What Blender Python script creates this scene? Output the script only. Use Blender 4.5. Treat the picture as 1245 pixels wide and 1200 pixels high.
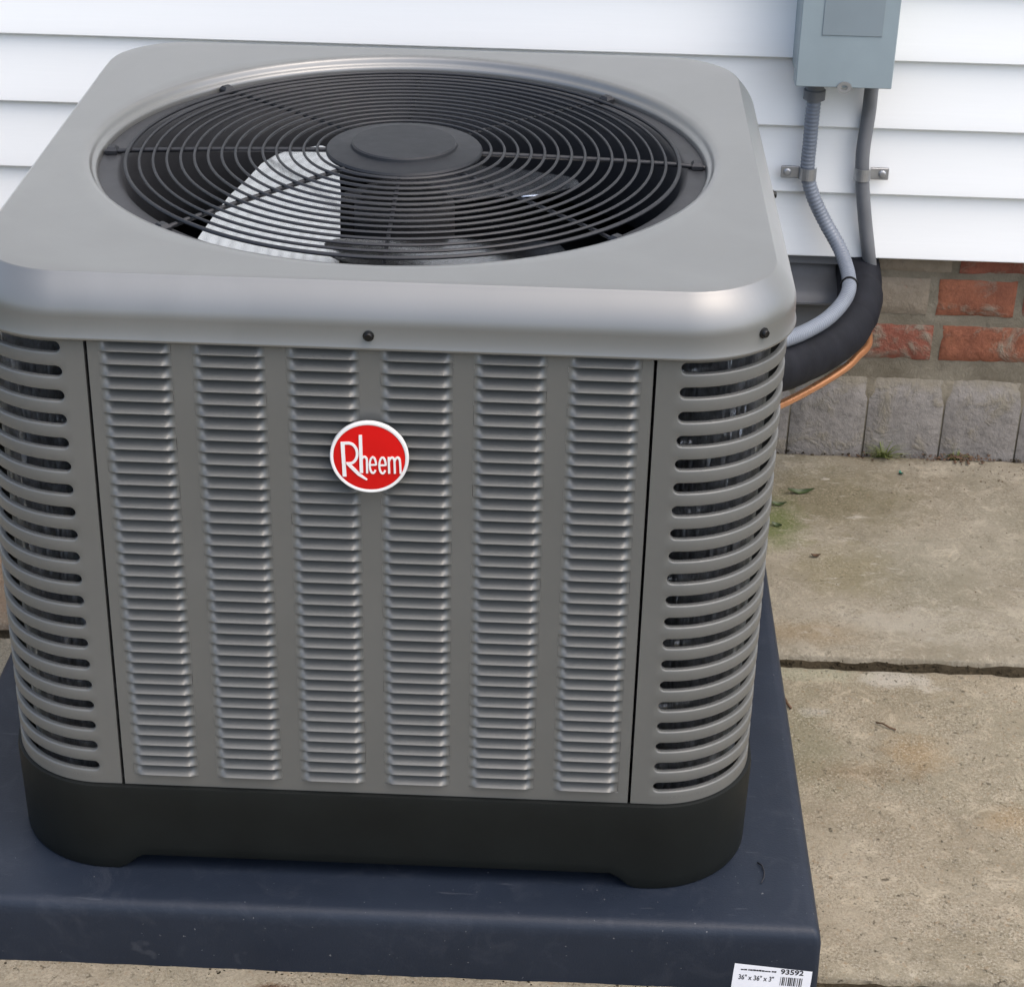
import bpy, math, random
from mathutils import Vector, Matrix, noise

for o in list(bpy.data.objects):
    bpy.data.objects.remove(o)
S = bpy.context.scene
COL = S.collection
PI = math.pi
random.seed(7)

# ------------------------------------------------------------------ camera
cam = bpy.data.cameras.new('camera')
cam.sensor_fit = 'HORIZONTAL'
cam.sensor_width = 36.0
cam.lens = 2435.5 / 1245 * 36
cam.clip_start = 0.05
cam.clip_end = 500
co = bpy.data.objects.new('camera', cam)
COL.objects.link(co)
CR = Vector((0.99914174, 0.03544583, 0.02143323))
CU = Vector((-0.03580864, 0.47902557, 0.87707026))
CF = Vector((-0.02082141, 0.877085, -0.4798837))
co.matrix_world = Matrix(((CR.x, CU.x, -CF.x, 0.16475), (CR.y, CU.y, -CF.y, -1.95515), (CR.z, CU.z, -CF.z, 1.38793), (0, 0, 0, 1)))
S.camera = co

# ------------------------------------------------------------------ sky, sun, exposure (overcast)
SUN_EL, SUN_AZ = math.radians(62), math.radians(122)     # azimuth clockwise from +Y (right of the camera, high)
wd = bpy.data.worlds.new('World')
S.world = wd
wd.use_nodes = True
nt = wd.node_tree
sky = nt.nodes.new('ShaderNodeTexSky')
sky.sky_type = 'NISHITA'
sky.sun_disc = False
sky.sun_elevation = SUN_EL
sky.sun_rotation = SUN_AZ
sky.air_density = 1.0
sky.dust_density = 4.0
sky.ozone_density = 1.0
hs = nt.nodes.new('ShaderNodeHueSaturation')
hs.inputs['Saturation'].default_value = 0.92             # cloud cover: a paler, whiter sky
nt.links.new(sky.outputs[0], hs.inputs['Color'])
nt.links.new(hs.outputs[0], nt.nodes['Background'].inputs['Color'])
nt.nodes['Background'].inputs['Strength'].default_value = 0.15

sl = bpy.data.lights.new('sun', 'SUN')
sl.energy = 0.6
sl.angle = math.radians(100)
sl.color = (1.0, 0.98, 0.955)
so = bpy.data.objects.new('sun', sl)
COL.objects.link(so)
sd = Vector((math.sin(SUN_AZ) * math.cos(SUN_EL), math.cos(SUN_AZ) * math.cos(SUN_EL), math.sin(SUN_EL)))
so.location = sd * 20
so.rotation_euler = sd.to_track_quat('Z', 'Y').to_euler()

S.view_settings.view_transform = 'Standard'
S.view_settings.look = 'None'
S.view_settings.gamma = 1.0
S.view_settings.exposure = 1.08
S.view_settings.use_curve_mapping = False
S.cycles.max_bounces = 6
S.cycles.diffuse_bounces = 3
S.cycles.glossy_bounces = 3
S.cycles.caustics_reflective = False
S.cycles.caustics_refractive = False

# ------------------------------------------------------------------ helpers
def mesh(name, vs, fs, smooth=None):
    m = bpy.data.meshes.new(name)
    m.from_pydata([tuple(v) for v in vs], [], fs)
    m.validate()
    if smooth is not None:
        m.polygons.foreach_set('use_smooth', [True] * len(m.polygons))
        if smooth < 179:
            m.set_sharp_from_angle(angle=math.radians(smooth))
    m.update()
    return m

def link(name, me, mat=None, parent=None, loc=None, rot=None):
    o = bpy.data.objects.new(name, me)
    COL.objects.link(o)
    if mat is not None and me is not None and not me.materials:
        me.materials.append(mat)
    if parent is not None:
        o.parent = parent
    if loc is not None:
        o.location = loc
    if rot is not None:
        o.rotation_euler = rot
    return o

def mk(name, vs, fs, mat, parent=None, smooth=None, loc=None, rot=None):
    return link(name, mesh(name, vs, fs, smooth), mat, parent, loc, rot)

def tag(o, label=None, cat=None, group=None, kind=None):
    if label: o['label'] = label
    if cat: o['category'] = cat
    if group: o['group'] = group
    if kind: o['kind'] = kind
    return o

def empty(name, loc, label, cat, group=None):
    o = bpy.data.objects.new(name, None)
    COL.objects.link(o)
    o.empty_display_size = 0.05
    o.location = loc
    return tag(o, label, cat, group)

def rings(loops, closed=True, cap0=False, cap1=False):
    """loops: list of equal-length point lists -> verts, faces"""
    n = len(loops[0])
    vs = [p for l in loops for p in l]
    fs = []
    for a in range(len(loops) - 1):
        for i in range(n if closed else n - 1):
            j = (i + 1) % n
            fs.append((a * n + i, a * n + j, (a + 1) * n + j, (a + 1) * n + i))
    if cap0: fs.append(tuple(range(n - 1, -1, -1)))
    if cap1: fs.append(tuple((len(loops) - 1) * n + i for i in range(n)))
    return vs, fs

def join(*parts):
    vs, fs = [], []
    for v, f in parts:
        o = len(vs)
        vs += list(v)
        fs += [tuple(i + o for i in q) for q in f]
    return vs, fs

def box(x0, x1, y0, y1, z0, z1, bev=0.0):
    """bevelled box: chamfered on all edges"""
    if bev <= 0:
        vs = [(x, y, z) for z in (z0, z1) for (x, y) in ((x0, y0), (x1, y0), (x1, y1), (x0, y1))]
        return vs, [(3, 2, 1, 0), (4, 5, 6, 7), (0, 1, 5, 4), (1, 2, 6, 5), (2, 3, 7, 6), (3, 0, 4, 7)]
    def loop(i, z):
        c = bev
        a, b, d, e = x0 + i, x1 - i, y0 + i, y1 - i
        return [(a + c, d, z), (b - c, d, z), (b, d + c, z), (b, e - c, z), (b - c, e, z), (a + c, e, z), (a, e - c, z), (a, d + c, z)]
    return rings([loop(bev, z0), loop(0, z0 + bev), loop(0, z1 - bev), loop(bev, z1)], True, True, True)

def catmull(pts, n=12):
    P = [Vector(p) for p in pts]
    P = [P[0] * 2 - P[1]] + P + [P[-1] * 2 - P[-2]]
    out = []
    for i in range(1, len(P) - 2):
        for k in range(n):
            t = k / n
            out.append(0.5 * ((2 * P[i]) + (-P[i - 1] + P[i + 1]) * t + (2 * P[i - 1] - 5 * P[i] + 4 * P[i + 1] - P[i + 2]) * t * t
                              + (-P[i - 1] + 3 * P[i] - 3 * P[i + 1] + P[i + 2]) * t ** 3))
    out.append(P[-2].copy())
    return out

def resample(path, step):
    L = [0]
    for a, b in zip(path, path[1:]):
        L.append(L[-1] + (b - a).length)
    n = max(2, int(L[-1] / step))
    out, j = [], 0
    for i in range(n + 1):
        s = L[-1] * i / n
        while j < len(L) - 2 and L[j + 1] < s: j += 1
        t = (s - L[j]) / max(1e-9, L[j + 1] - L[j])
        out.append(path[j].lerp(path[j + 1], min(1, t)))
    return out

def tube(path, rad, seg=12, caps=True):
    """rad: number or function(index, arc length)"""
    P = [Vector(p) for p in path]
    T = [(P[min(i + 1, len(P) - 1)] - P[max(i - 1, 0)]).normalized() for i in range(len(P))]
    ref = Vector((0, 0, 1)) if abs(T[0].z) < 0.9 else Vector((1, 0, 0))
    u = (ref - T[0] * ref.dot(T[0])).normalized()
    loops, s = [], 0
    for i, p in enumerate(P):
        if i: s += (p - P[i - 1]).length
        u = (u - T[i] * u.dot(T[i])).normalized()
        w = T[i].cross(u)
        r = rad(i, s) if callable(rad) else rad
        loops.append([p + (u * math.cos(2 * PI * k / seg) + w * math.sin(2 * PI * k / seg)) * r for k in range(seg)])
    return rings(loops, True, caps, caps)

def circle(r, z, n, cx=0, cy=0):
    return [(cx + r * math.cos(2 * PI * i / n), cy + r * math.sin(2 * PI * i / n), z) for i in range(n)]

def lathe(prof, n=64, cx=0, cy=0, cap0=False, cap1=False):
    return rings([circle(r, z, n, cx, cy) for r, z in prof], True, cap0, cap1)

def torus(R, r, z, n=128, m=8):
    loops = []
    for k in range(m + 1):
        a = 2 * PI * k / m
        loops.append(circle(R + r * math.cos(a), z + r * math.sin(a), n))
    return rings(loops)

def rsq(a, R, z, ns=20, na=16, b=None):
    """rounded square loop, counter-clockwise; b = half depth at the back (+y) when it differs"""
    bk = a if b is None else b
    out = []
    cs = [(a - R, -(a - R), -PI / 2), (a - R, bk - R, 0), (-(a - R), bk - R, PI / 2), (-(a - R), -(a - R), PI)]
    for q, (cx, cy, a0) in enumerate(cs):
        for i in range(na + 1):
            t = a0 + PI / 2 * i / na
            out.append((cx + R * math.cos(t), cy + R * math.sin(t), z))
        nx, ny, n0 = cs[(q + 1) % 4]
        p0 = Vector(out[-1])
        p1 = Vector((nx + R * math.cos(n0), ny + R * math.sin(n0), z))
        for i in range(1, ns):
            out.append(tuple(p0.lerp(p1, i / ns)))
    return out

def sstep(t):
    t = max(0.0, min(1.0, t))
    return t * t * (3 - 2 * t)

# ------------------------------------------------------------------ materials
class NT:
    def __init__(s, name):
        s.m = bpy.data.materials.new(name)
        s.m.use_nodes = True
        s.t = s.m.node_tree
        s.b = s.t.nodes['Principled BSDF']
        s.co = s.t.nodes.new('ShaderNodeTexCoord').outputs['Object']
    def n(s, typ, ins=None, **kw):
        nd = s.t.nodes.new(typ)
        for k, v in kw.items(): setattr(nd, k, v)
        for k, v in (ins or {}).items():
            if isinstance(v, bpy.types.NodeSocket): s.t.links.new(v, nd.inputs[k])
            else: nd.inputs[k].default_value = v
        return nd
    def noise(s, scale, detail=4, rough=0.5, co=None, dist=0.0):
        return s.n('ShaderNodeTexNoise', {'Vector': co or s.co, 'Scale': scale, 'Detail': detail, 'Roughness': rough, 'Distortion': dist}).outputs['Fac']
    def ramp(s, fac, a, b, ca=(0, 0, 0, 1), cb=(1, 1, 1, 1)):
        nd = s.n('ShaderNodeValToRGB', {'Fac': fac})
        e = nd.color_ramp.elements
        e[0].position, e[0].color = a, ca
        e[1].position, e[1].color = b, cb
        return nd.outputs['Color']
    def mix(s, fac, a, b, mode='MIX'):
        nd = s.n('ShaderNodeMix', data_type='RGBA', blend_type=mode)
        for i, v in ((0, fac), (6, a), (7, b)):
            if isinstance(v, bpy.types.NodeSocket): s.t.links.new(v, nd.inputs[i])
            else: nd.inputs[i].default_value = v if i == 0 else (tuple(v) + (1,))[:4]
        return nd.outputs[2]
    def math(s, op, a, b=0.0, clamp=False):
        nd = s.n('ShaderNodeMath', operation=op, use_clamp=clamp)
        for i, v in ((0, a), (1, b)):
            if isinstance(v, bpy.types.NodeSocket): s.t.links.new(v, nd.inputs[i])
            else: nd.inputs[i].default_value = v
        return nd.outputs[0]
    def blob(s, c, r, soft=0.6, wob=0.5, scale=18, sx=1.0, sy=1.0):
        """1 inside a ragged patch round the point c of radius r, 0 outside: a stain with its own shape"""
        sub = s.n('ShaderNodeVectorMath', {0: s.co, 1: c}, operation='SUBTRACT').outputs[0]
        mul = s.n('ShaderNodeVectorMath', {0: sub, 1: (sx, sy, 1.0)}, operation='MULTIPLY').outputs[0]
        ln = s.n('ShaderNodeVectorMath', {0: mul}, operation='LENGTH').outputs['Value']
        q = s.math('DIVIDE', ln, r)
        q = s.math('ADD', q, s.math('MULTIPLY', s.math('SUBTRACT', s.noise(scale, 9, 0.74), 0.5), wob * 4))
        return s.ramp(q, 1.0 - soft, 1.0 + soft * 0.3, (1, 1, 1, 1), (0, 0, 0, 1))
    def out(s, col, rough=0.5, metal=0.0, bump=None, strength=0.3, dist=0.001, spec=0.5, coat=0.0):
        for k, v in (('Base Color', col), ('Roughness', rough), ('Metallic', metal)):
            if isinstance(v, bpy.types.NodeSocket): s.t.links.new(v, s.b.inputs[k])
            else: s.b.inputs[k].default_value = (tuple(v) + (1,))[:4] if k == 'Base Color' else v
        s.b.inputs['Specular IOR Level'].default_value = spec
        s.b.inputs['Coat Weight'].default_value = coat
        s.b.inputs['Coat IOR'].default_value = 1.7
        s.b.inputs['Coat Roughness'].default_value = 0.34
        if bump is not None:
            bn = s.n('ShaderNodeBump', {'Height': bump, 'Strength': strength, 'Distance': dist})
            s.t.links.new(bn.outputs[0], s.b.inputs['Normal'])
        return s.m

def plain(name, col, rough=0.5, metal=0.0, var=0.12, scale=30, bump=0.0, spec=0.5, coat=0.0):
    k = NT(name)
    f = k.noise(scale, 5, 0.6)
    c = k.mix(k.ramp(f, 0.3, 0.7), tuple(x * (1 - var) for x in col), tuple(x * (1 + var) for x in col))
    r = k.math('ADD', k.math('MULTIPLY', k.noise(scale * 2.3, 4), 0.16), rough - 0.08)
    return k.out(c, r, metal, k.noise(scale * 12, 3) if bump else None, bump, 0.0006, spec, coat)

def m_paint():
    k = NT('grey_baked_paint')
    f = k.noise(9, 5, 0.6)
    base = k.mix(k.ramp(f, 0.3, 0.7), (0.113, 0.115, 0.108), (0.127, 0.129, 0.122))
    streak = k.n('ShaderNodeMapping', {'Vector': k.co, 'Scale': (3, 14, 3)}).outputs[0]
    d = k.ramp(k.noise(3.0, 6, 0.6, streak), 0.5, 0.8)
    base = k.mix(k.math('MULTIPLY', d, 0.35), base, (0.15, 0.149, 0.138))          # dried rain film
    r = k.math('ADD', k.math('MULTIPLY', k.noise(6, 4), 0.2), 0.36)
    return k.out(base, r, 0.15, k.math('ADD', k.noise(4, 3), k.math('MULTIPLY', k.noise(600, 2), 0.02)), 0.06, 0.008, 0.4, 0.3)

def m_lid():
    k = NT('grey_gloss_paint')
    f = k.noise(7, 5, 0.6)
    base = k.mix(k.ramp(f, 0.3, 0.7), (0.108, 0.110, 0.104), (0.124, 0.126, 0.120))
    d = k.ramp(k.noise(4.5, 8, 0.68, None, 0.9), 0.46, 0.72)
    base = k.mix(k.math('MULTIPLY', d, 0.4), base, (0.165, 0.168, 0.161))
    r = k.math('ADD', k.math('MULTIPLY', k.noise(9, 5, 0.6), 0.16), 0.3)
    return k.out(base, r, 0.10, k.noise(5, 3), 0.05, 0.006, 0.6, 1.0)

def m_concrete(name, coarse, seed, c0, c1, stains):
    k = NT(name)
    off = k.n('ShaderNodeVectorMath', {0: k.co, 1: (seed, seed * 1.7, 0)}, operation='ADD').outputs[0]
    big = k.ramp(k.noise(6, 9, 0.72, off, 0.6), 0.38, 0.62)
    base = k.mix(big, c0, c1)
    tint = k.ramp(k.noise(3.4, 6, 0.6, off, 0.3), 0.45, 0.7)
    base = k.mix(k.math('MULTIPLY', tint, 0.5), base, tuple(0.84 * x for x in (c0[0] * 0.9, c0[1] * 0.98, c0[2] * 0.95)))   # greenish grey damp
    mid = k.noise(24, 10, 0.8, off, 1.1)
    base = k.mix(k.ramp(mid, 0.52, 0.70), base, tuple(min(1, x * 1.4) for x in c1))
    base = k.mix(k.math('MULTIPLY', k.ramp(mid, 0.30, 0.46, (1, 1, 1, 1), (0, 0, 0, 1)), 0.75), base, tuple(x * 0.60 for x in c0))
    for (c, r, col, amt, soft, wob, sx, sy) in stains:
        base = k.mix(k.math('MULTIPLY', k.blob(c, r, soft, wob * 1.3, 24, sx, sy), amt), base, col)
    scr = k.n('ShaderNodeMapping', {'Vector': off, 'Rotation': (0, 0, 0.10), 'Scale': (11, 30, 1)}).outputs[0]
    laf = k.math('MULTIPLY', k.ramp(k.noise(1.5, 9, 0.75, scr, 0.7), 0.59, 0.67), k.ramp(k.noise(4.2, 4, 0.5, off), 0.42, 0.58))
    base = k.mix(k.math('MULTIPLY', laf, 0.8 if not coarse else 0.5), base, (0.40, 0.375, 0.315))     # worn pale laitance
    grain = k.noise(300 if coarse else 240, 5, 0.8, off)
    patch = k.ramp(k.noise(14, 7, 0.7, off, 0.5), 0.36, 0.62, (0.25, 0.25, 0.25, 1), (1, 1, 1, 1))
    base = k.mix(k.math('MULTIPLY', k.math('MULTIPLY', k.ramp(grain, 0.53, 0.60), patch), 0.75 if coarse else 0.4), base, (0.40, 0.36, 0.285))
    base = k.mix(k.math('MULTIPLY', k.math('MULTIPLY', k.ramp(grain, 0.38, 0.46, (1, 1, 1, 1), (0, 0, 0, 1)), patch), 0.8 if coarse else 0.45), base, (0.065, 0.05, 0.032))
    pit = k.ramp(k.noise(85, 7, 0.78, off), 0.60, 0.66)
    base = k.mix(k.math('MULTIPLY', pit, 0.85 if coarse else 0.6), base, (0.07, 0.056, 0.038))
    warm = k.ramp(k.noise(120, 3, 0.6, off), 0.6, 0.7)
    base = k.mix(k.math('MULTIPLY', warm, 0.4 if coarse else 0.15), base, (0.24, 0.15, 0.075))
    h = k.math('ADD', k.math('MULTIPLY', mid, 0.8), k.math('MULTIPLY', pit, -0.4))
    h = k.math('ADD', h, k.math('MULTIPLY', grain, 0.30 if coarse else 0.15))
    h = k.math('ADD', h, k.math('MULTIPLY', laf, 0.2))
    return k.out(base, 0.9, 0.0, h, 0.8 if coarse else 0.55, 0.004, 0.2)

def m_brick(name, c0, c1, smear, wash=False):
    k = NT(name)
    k.co = k.n('ShaderNodeNewGeometry').outputs['Position']
    b = k.mix(k.ramp(k.noise(16, 6, 0.65), 0.3, 0.7), c0, c1)
    b = k.mix(k.math('MULTIPLY', k.ramp(k.noise(60, 8, 0.75), 0.48, 0.70), 0.7), b, tuple(x * 0.55 for x in c0))
    sm = k.noise(13, 7, 0.68, None, 0.5)
    sm = k.ramp(sm, 0.56 - smear * 0.35, 0.66 - smear * 0.33)
    if wash:
        zz = k.n('ShaderNodeSeparateXYZ', {'Vector': k.co}).outputs[2]
        zz = k.math('ADD', zz, k.math('MULTIPLY', k.math('SUBTRACT', k.noise(22, 5, 0.6), 0.5), 0.05))
        sm = k.math('MAXIMUM', sm, k.ramp(zz, 0.100, 0.116))          # mortar wash left on the sloping top
    b = k.mix(k.math('MULTIPLY', sm, 0.9), b, k.mix(k.noise(50, 6, 0.7), (0.15, 0.13, 0.096), (0.29, 0.262, 0.205)))
    h = k.math('ADD', k.math('MULTIPLY', k.noise(55, 7, 0.7), 1.0), k.math('MULTIPLY', sm, 0.35))
    return k.out(b, 0.85, 0.0, h, 0.9, 0.005, 0.25)

def m_pad():
    k = NT('charcoal_blue_plastic')
    b = k.mix(k.ramp(k.noise(7, 6, 0.65), 0.3, 0.7), (0.0112, 0.0162, 0.0262), (0.0155, 0.0215, 0.0340))
    geo = k.n('ShaderNodeNewGeometry').outputs['Position']
    dust = k.ramp(k.noise(26, 8, 0.72, geo, 0.7), 0.52, 0.78)
    b = k.mix(k.math('MULTIPLY', dust, 0.22), b, (0.08, 0.085, 0.10))
    scr = k.n('ShaderNodeMapping', {'Vector': geo, 'Rotation': (0, 0, 0.5), 'Scale': (10, 90, 10)}).outputs[0]
    sc = k.ramp(k.noise(2, 3, 0.5, scr), 0.70, 0.74)
    b = k.mix(k.math('MULTIPLY', sc, 0.18), b, (0.11, 0.115, 0.13))
    spk = k.ramp(k.noise(210, 2, 0.5, geo), 0.745, 0.77)
    b = k.mix(k.math('MULTIPLY', spk, 0.5), b, (0.22, 0.22, 0.22))
    r = k.math('ADD', k.math('MULTIPLY', k.noise(12, 5), 0.2), 0.36)
    return k.out(b, r, 0.0, k.noise(420, 4, 0.6), 0.4, 0.0006, 0.28)

def m_siding():
    k = NT('white_vinyl')
    gr = k.n('ShaderNodeMapping', {'Vector': k.co, 'Scale': (1.5, 1, 60)}).outputs[0]
    f = k.noise(6, 5, 0.6, gr)
    b = k.mix(f, (0.82, 0.835, 0.825), (0.86, 0.875, 0.865))
    d = k.ramp(k.noise(3.5, 7, 0.7), 0.55, 0.85)
    b = k.mix(k.math('MULTIPLY', d, 0.12), b, (0.62, 0.62, 0.60))
    return k.out(b, 0.5, 0.0, f, 0.08, 0.0008, 0.35)

M = {}
M['paint'] = m_paint()
M['lid'] = m_lid()
M['pad'] = m_pad()
M['siding'] = m_siding()
M['pan'] = plain('black_plastic', (0.0058, 0.0072, 0.0066), 0.6, 0, 0.2, 14, 0.15, 0.22)
M['wire'] = plain('black_coated_wire', (0.0105, 0.0115, 0.0145), 0.5, 0, 0.15, 40, 0, 0.5)
M['cap'] = plain('charcoal_cap', (0.0155, 0.0170, 0.0200), 0.5, 0, 0.1, 30, 0.1, 0.3)
M['shroud'] = plain('dark_shroud', (0.0300, 0.0312, 0.0348), 0.5, 0, 0.15, 20, 0.1, 0.5)
M['dark'] = plain('dark_interior', (0.008, 0.008, 0.009), 0.8, 0, 0.2, 20)
M['alu'] = plain('bright_aluminium', (0.97, 0.975, 0.98), 0.18, 1.0, 0.015, 8)
M['fin'] = plain('dull_fin_aluminium', (0.80, 0.81, 0.82), 0.32, 0.9, 0.35, 90)
M['screw'] = plain('black_screw', (0.012, 0.012, 0.012), 0.35, 0.5)
M['red'] = plain('red_enamel', (0.58, 0.004, 0.004), 0.35, 0, 0.04, 20, 0, 0.3, 0.0)
M['white'] = plain('white_enamel', (0.80, 0.79, 0.77), 0.3, 0, 0.02)
M['box'] = plain('grey_enamelled_steel', (0.262, 0.318, 0.338), 0.42, 0, 0.06, 12, 0.05)
M['boxdark'] = plain('recess_shade_grey', (0.215, 0.258, 0.278), 0.45, 0, 0.05, 12)  # darker box grey: shade of the cover's recess put into the colour
M['zinc'] = plain('zinc_steel', (0.36, 0.37, 0.38), 0.4, 0.7, 0.15, 60)
M['flex'] = plain('grey_flexible_conduit', (0.170, 0.192, 0.228), 0.42, 0, 0.1, 25)
M['pvc'] = plain('grey_plastic_conduit', (0.135, 0.142, 0.152), 0.5, 0, 0.12, 25, 0.1)
M['foam'] = plain('black_pipe_foam', (0.0085, 0.0095, 0.0135), 0.7, 0, 0.3, 24, 0.5, 0.22)
M['copper'] = plain('bright_copper', (0.93, 0.45, 0.22), 0.3, 0.85, 0.06, 40)
M['tie'] = plain('black_tie', (0.008, 0.008, 0.008), 0.5)
M['vent'] = plain('grey_vent_plastic', (0.15, 0.157, 0.168), 0.5, 0, 0.12, 20, 0.1)
M['brick'] = m_brick('red_brick', (0.180, 0.066, 0.040), (0.305, 0.118, 0.066), 0.06)
M['brick2'] = m_brick('red_brick_smeared', (0.19, 0.066, 0.045), (0.26, 0.095, 0.062), 0.22)
M['brick3'] = m_brick('mortar_covered_brick', (0.24, 0.10, 0.06), (0.3, 0.14, 0.09), 0.95)
M['plinth'] = m_brick('grey_plinth_brick', (0.205, 0.188, 0.170), (0.272, 0.253, 0.232), 0.10, True)
def m_mortar():
    k = NT('old_mortar')
    k.co = k.n('ShaderNodeNewGeometry').outputs['Position']
    b = k.mix(k.ramp(k.noise(20, 7, 0.7), 0.3, 0.7), (0.16, 0.138, 0.10), (0.29, 0.26, 0.20))
    return k.out(b, 0.92, 0, k.noise(45, 10, 0.8, None, 0.6), 1.0, 0.008, 0.2)
M['mortar'] = m_mortar()
def m_soil():
    k = NT('dark_soil')
    b = k.mix(k.ramp(k.noise(45, 7, 0.7), 0.35, 0.7), (0.018, 0.014, 0.008), (0.065, 0.052, 0.033))
    return k.out(b, 0.95, 0, k.noise(120, 6, 0.7), 1.0, 0.004, 0.1)
M['soil'] = m_soil()
def m_lawn():
    k = NT('worn_lawn')
    b = k.mix(k.ramp(k.noise(2.0, 8, 0.7), 0.35, 0.7), (0.06, 0.075, 0.03), (0.16, 0.145, 0.09))
    return k.out(b, 0.95, 0, k.noise(50, 6, 0.7), 1.0, 0.02, 0.1)
M['lawn'] = m_lawn()
GREEN = (0.145, 0.165, 0.05)
M['slab_far'] = m_concrete('smooth_concrete', False, 3.1, (0.196, 0.172, 0.126), (0.262, 0.236, 0.182), [
    ((0.56, 0.60, 0), 0.17, (0.118, 0.102, 0.056), 0.72, 0.7, 0.35, 1.0, 1.4),
    ((0.475, 0.525, 0), 0.085, (0.092, 0.112, 0.034), 0.85, 0.7, 0.3, 1.5, 0.8),
    ((0.56, 0.40, 0), 0.09, (0.150, 0.130, 0.068), 0.55, 0.7, 0.4, 1, 1),
    ((0.50, 0.24, 0), 0.06, (0.190, 0.138, 0.075), 0.55, 0.7, 0.4, 0.6, 1.6),
    ((0.66, 0.755, 0), 0.05, (0.065, 0.05, 0.025), 0.75, 0.8, 0.4, 0.25, 1.3),
    ((0.64, 0.27, 0), 0.07, (0.34, 0.315, 0.26), 0.45, 0.8, 0.9, 0.5, 1.4),
    ((-0.60, 0.35, 0), 0.22, (0.24, 0.155, 0.095), 0.8, 0.6, 0.3, 1, 0.7)])
M['slab_near'] = m_concrete('gritty_concrete', True, 8.4, (0.222, 0.187, 0.130), (0.282, 0.244, 0.178), [
    ((0.60, -0.02, 0), 0.055, (0.245, 0.158, 0.068), 0.5, 0.8, 0.45, 1, 1.2),
    ((0.70, -0.14, 0), 0.04, (0.255, 0.165, 0.072), 0.45, 0.8, 0.45, 0.8, 1.2),
    ((0.595, 0.135, 0), 0.045, (0.37, 0.345, 0.29), 0.75, 0.5, 0.6, 0.8, 1.6),
    ((0.49, 0.145, 0), 0.05, (0.27, 0.265, 0.185), 0.7, 0.6, 0.5, 0.6, 2.0),
    ((0.49, 0.06, 0), 0.018, (0.38, 0.36, 0.31), 0.75, 0.5, 0.7, 0.8, 1.6),
    ((0.52, -0.06, 0), 0.06, (0.145, 0.096, 0.048), 0.5, 0.7, 0.5, 0.6, 2.2),
    ((0.47, 0.0, 0), 0.07, (0.150, 0.142, 0.088), 0.55, 0.7, 0.4, 1.2, 0.5)])
M['slab_front'] = m_concrete('gritty_concrete_front', True, 14.9, (0.225, 0.19, 0.133), (0.285, 0.247, 0.18), [
    ((-0.09, -0.465, 0), 0.022, (0.085, 0.04, 0.018), 0.85, 0.5, 0.5, 0.6, 1.2)])
M['leafdark'] = plain('wet_green_leaf', (0.035, 0.055, 0.012), 0.5, 0, 0.5, 60)
M['leafbrown'] = plain('dead_brown_leaf', (0.085, 0.045, 0.022), 0.7, 0, 0.4, 60)
M['grass'] = plain('grass_blade', (0.16, 0.19, 0.055), 0.5, 0, 0.3, 20)
M['ink'] = plain('black_ink', (0.015, 0.015, 0.018), 0.5)
M['paper'] = plain('white_label_paper', (0.74, 0.75, 0.78), 0.35, 0, 0.03)
M['green_bit'] = plain('green_plastic_bit', (0.01, 0.12, 0.08), 0.4)

# ------------------------------------------------------------------ the setting: ground and patio slabs
WY = 0.7638                                   # face of the brick foundation
ground = mk('ground', *join(([(-60, -60, -0.05), (60, -60, -0.05), (60, 60, -0.05), (-60, 60, -0.05)], [(0, 1, 2, 3)])), M['lawn'])
tag(ground, kind='structure')

def bed_mesh():
    nx, ny, vs, fs = 420, 200, [], []
    for j in range(ny + 1):
        for i in range(nx + 1):
            x, y = -2.6 + 5.2 * i / nx, -2.7 + 3.6 * j / ny
            vs.append((x, y, -0.0105 + 0.0040 * noise.noise((x * 30, y * 30, 1)) + 0.003 * noise.noise((x * 90, y * 90, 3))))
    for j in range(ny):
        for i in range(nx):
            a = j * (nx + 1) + i
            fs.append((a, a + 1, a + nx + 2, a + nx + 1))
    return vs, fs
patio = mk('patio', *bed_mesh(), M['soil'], smooth=180)
tag(patio, kind='structure')

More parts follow.
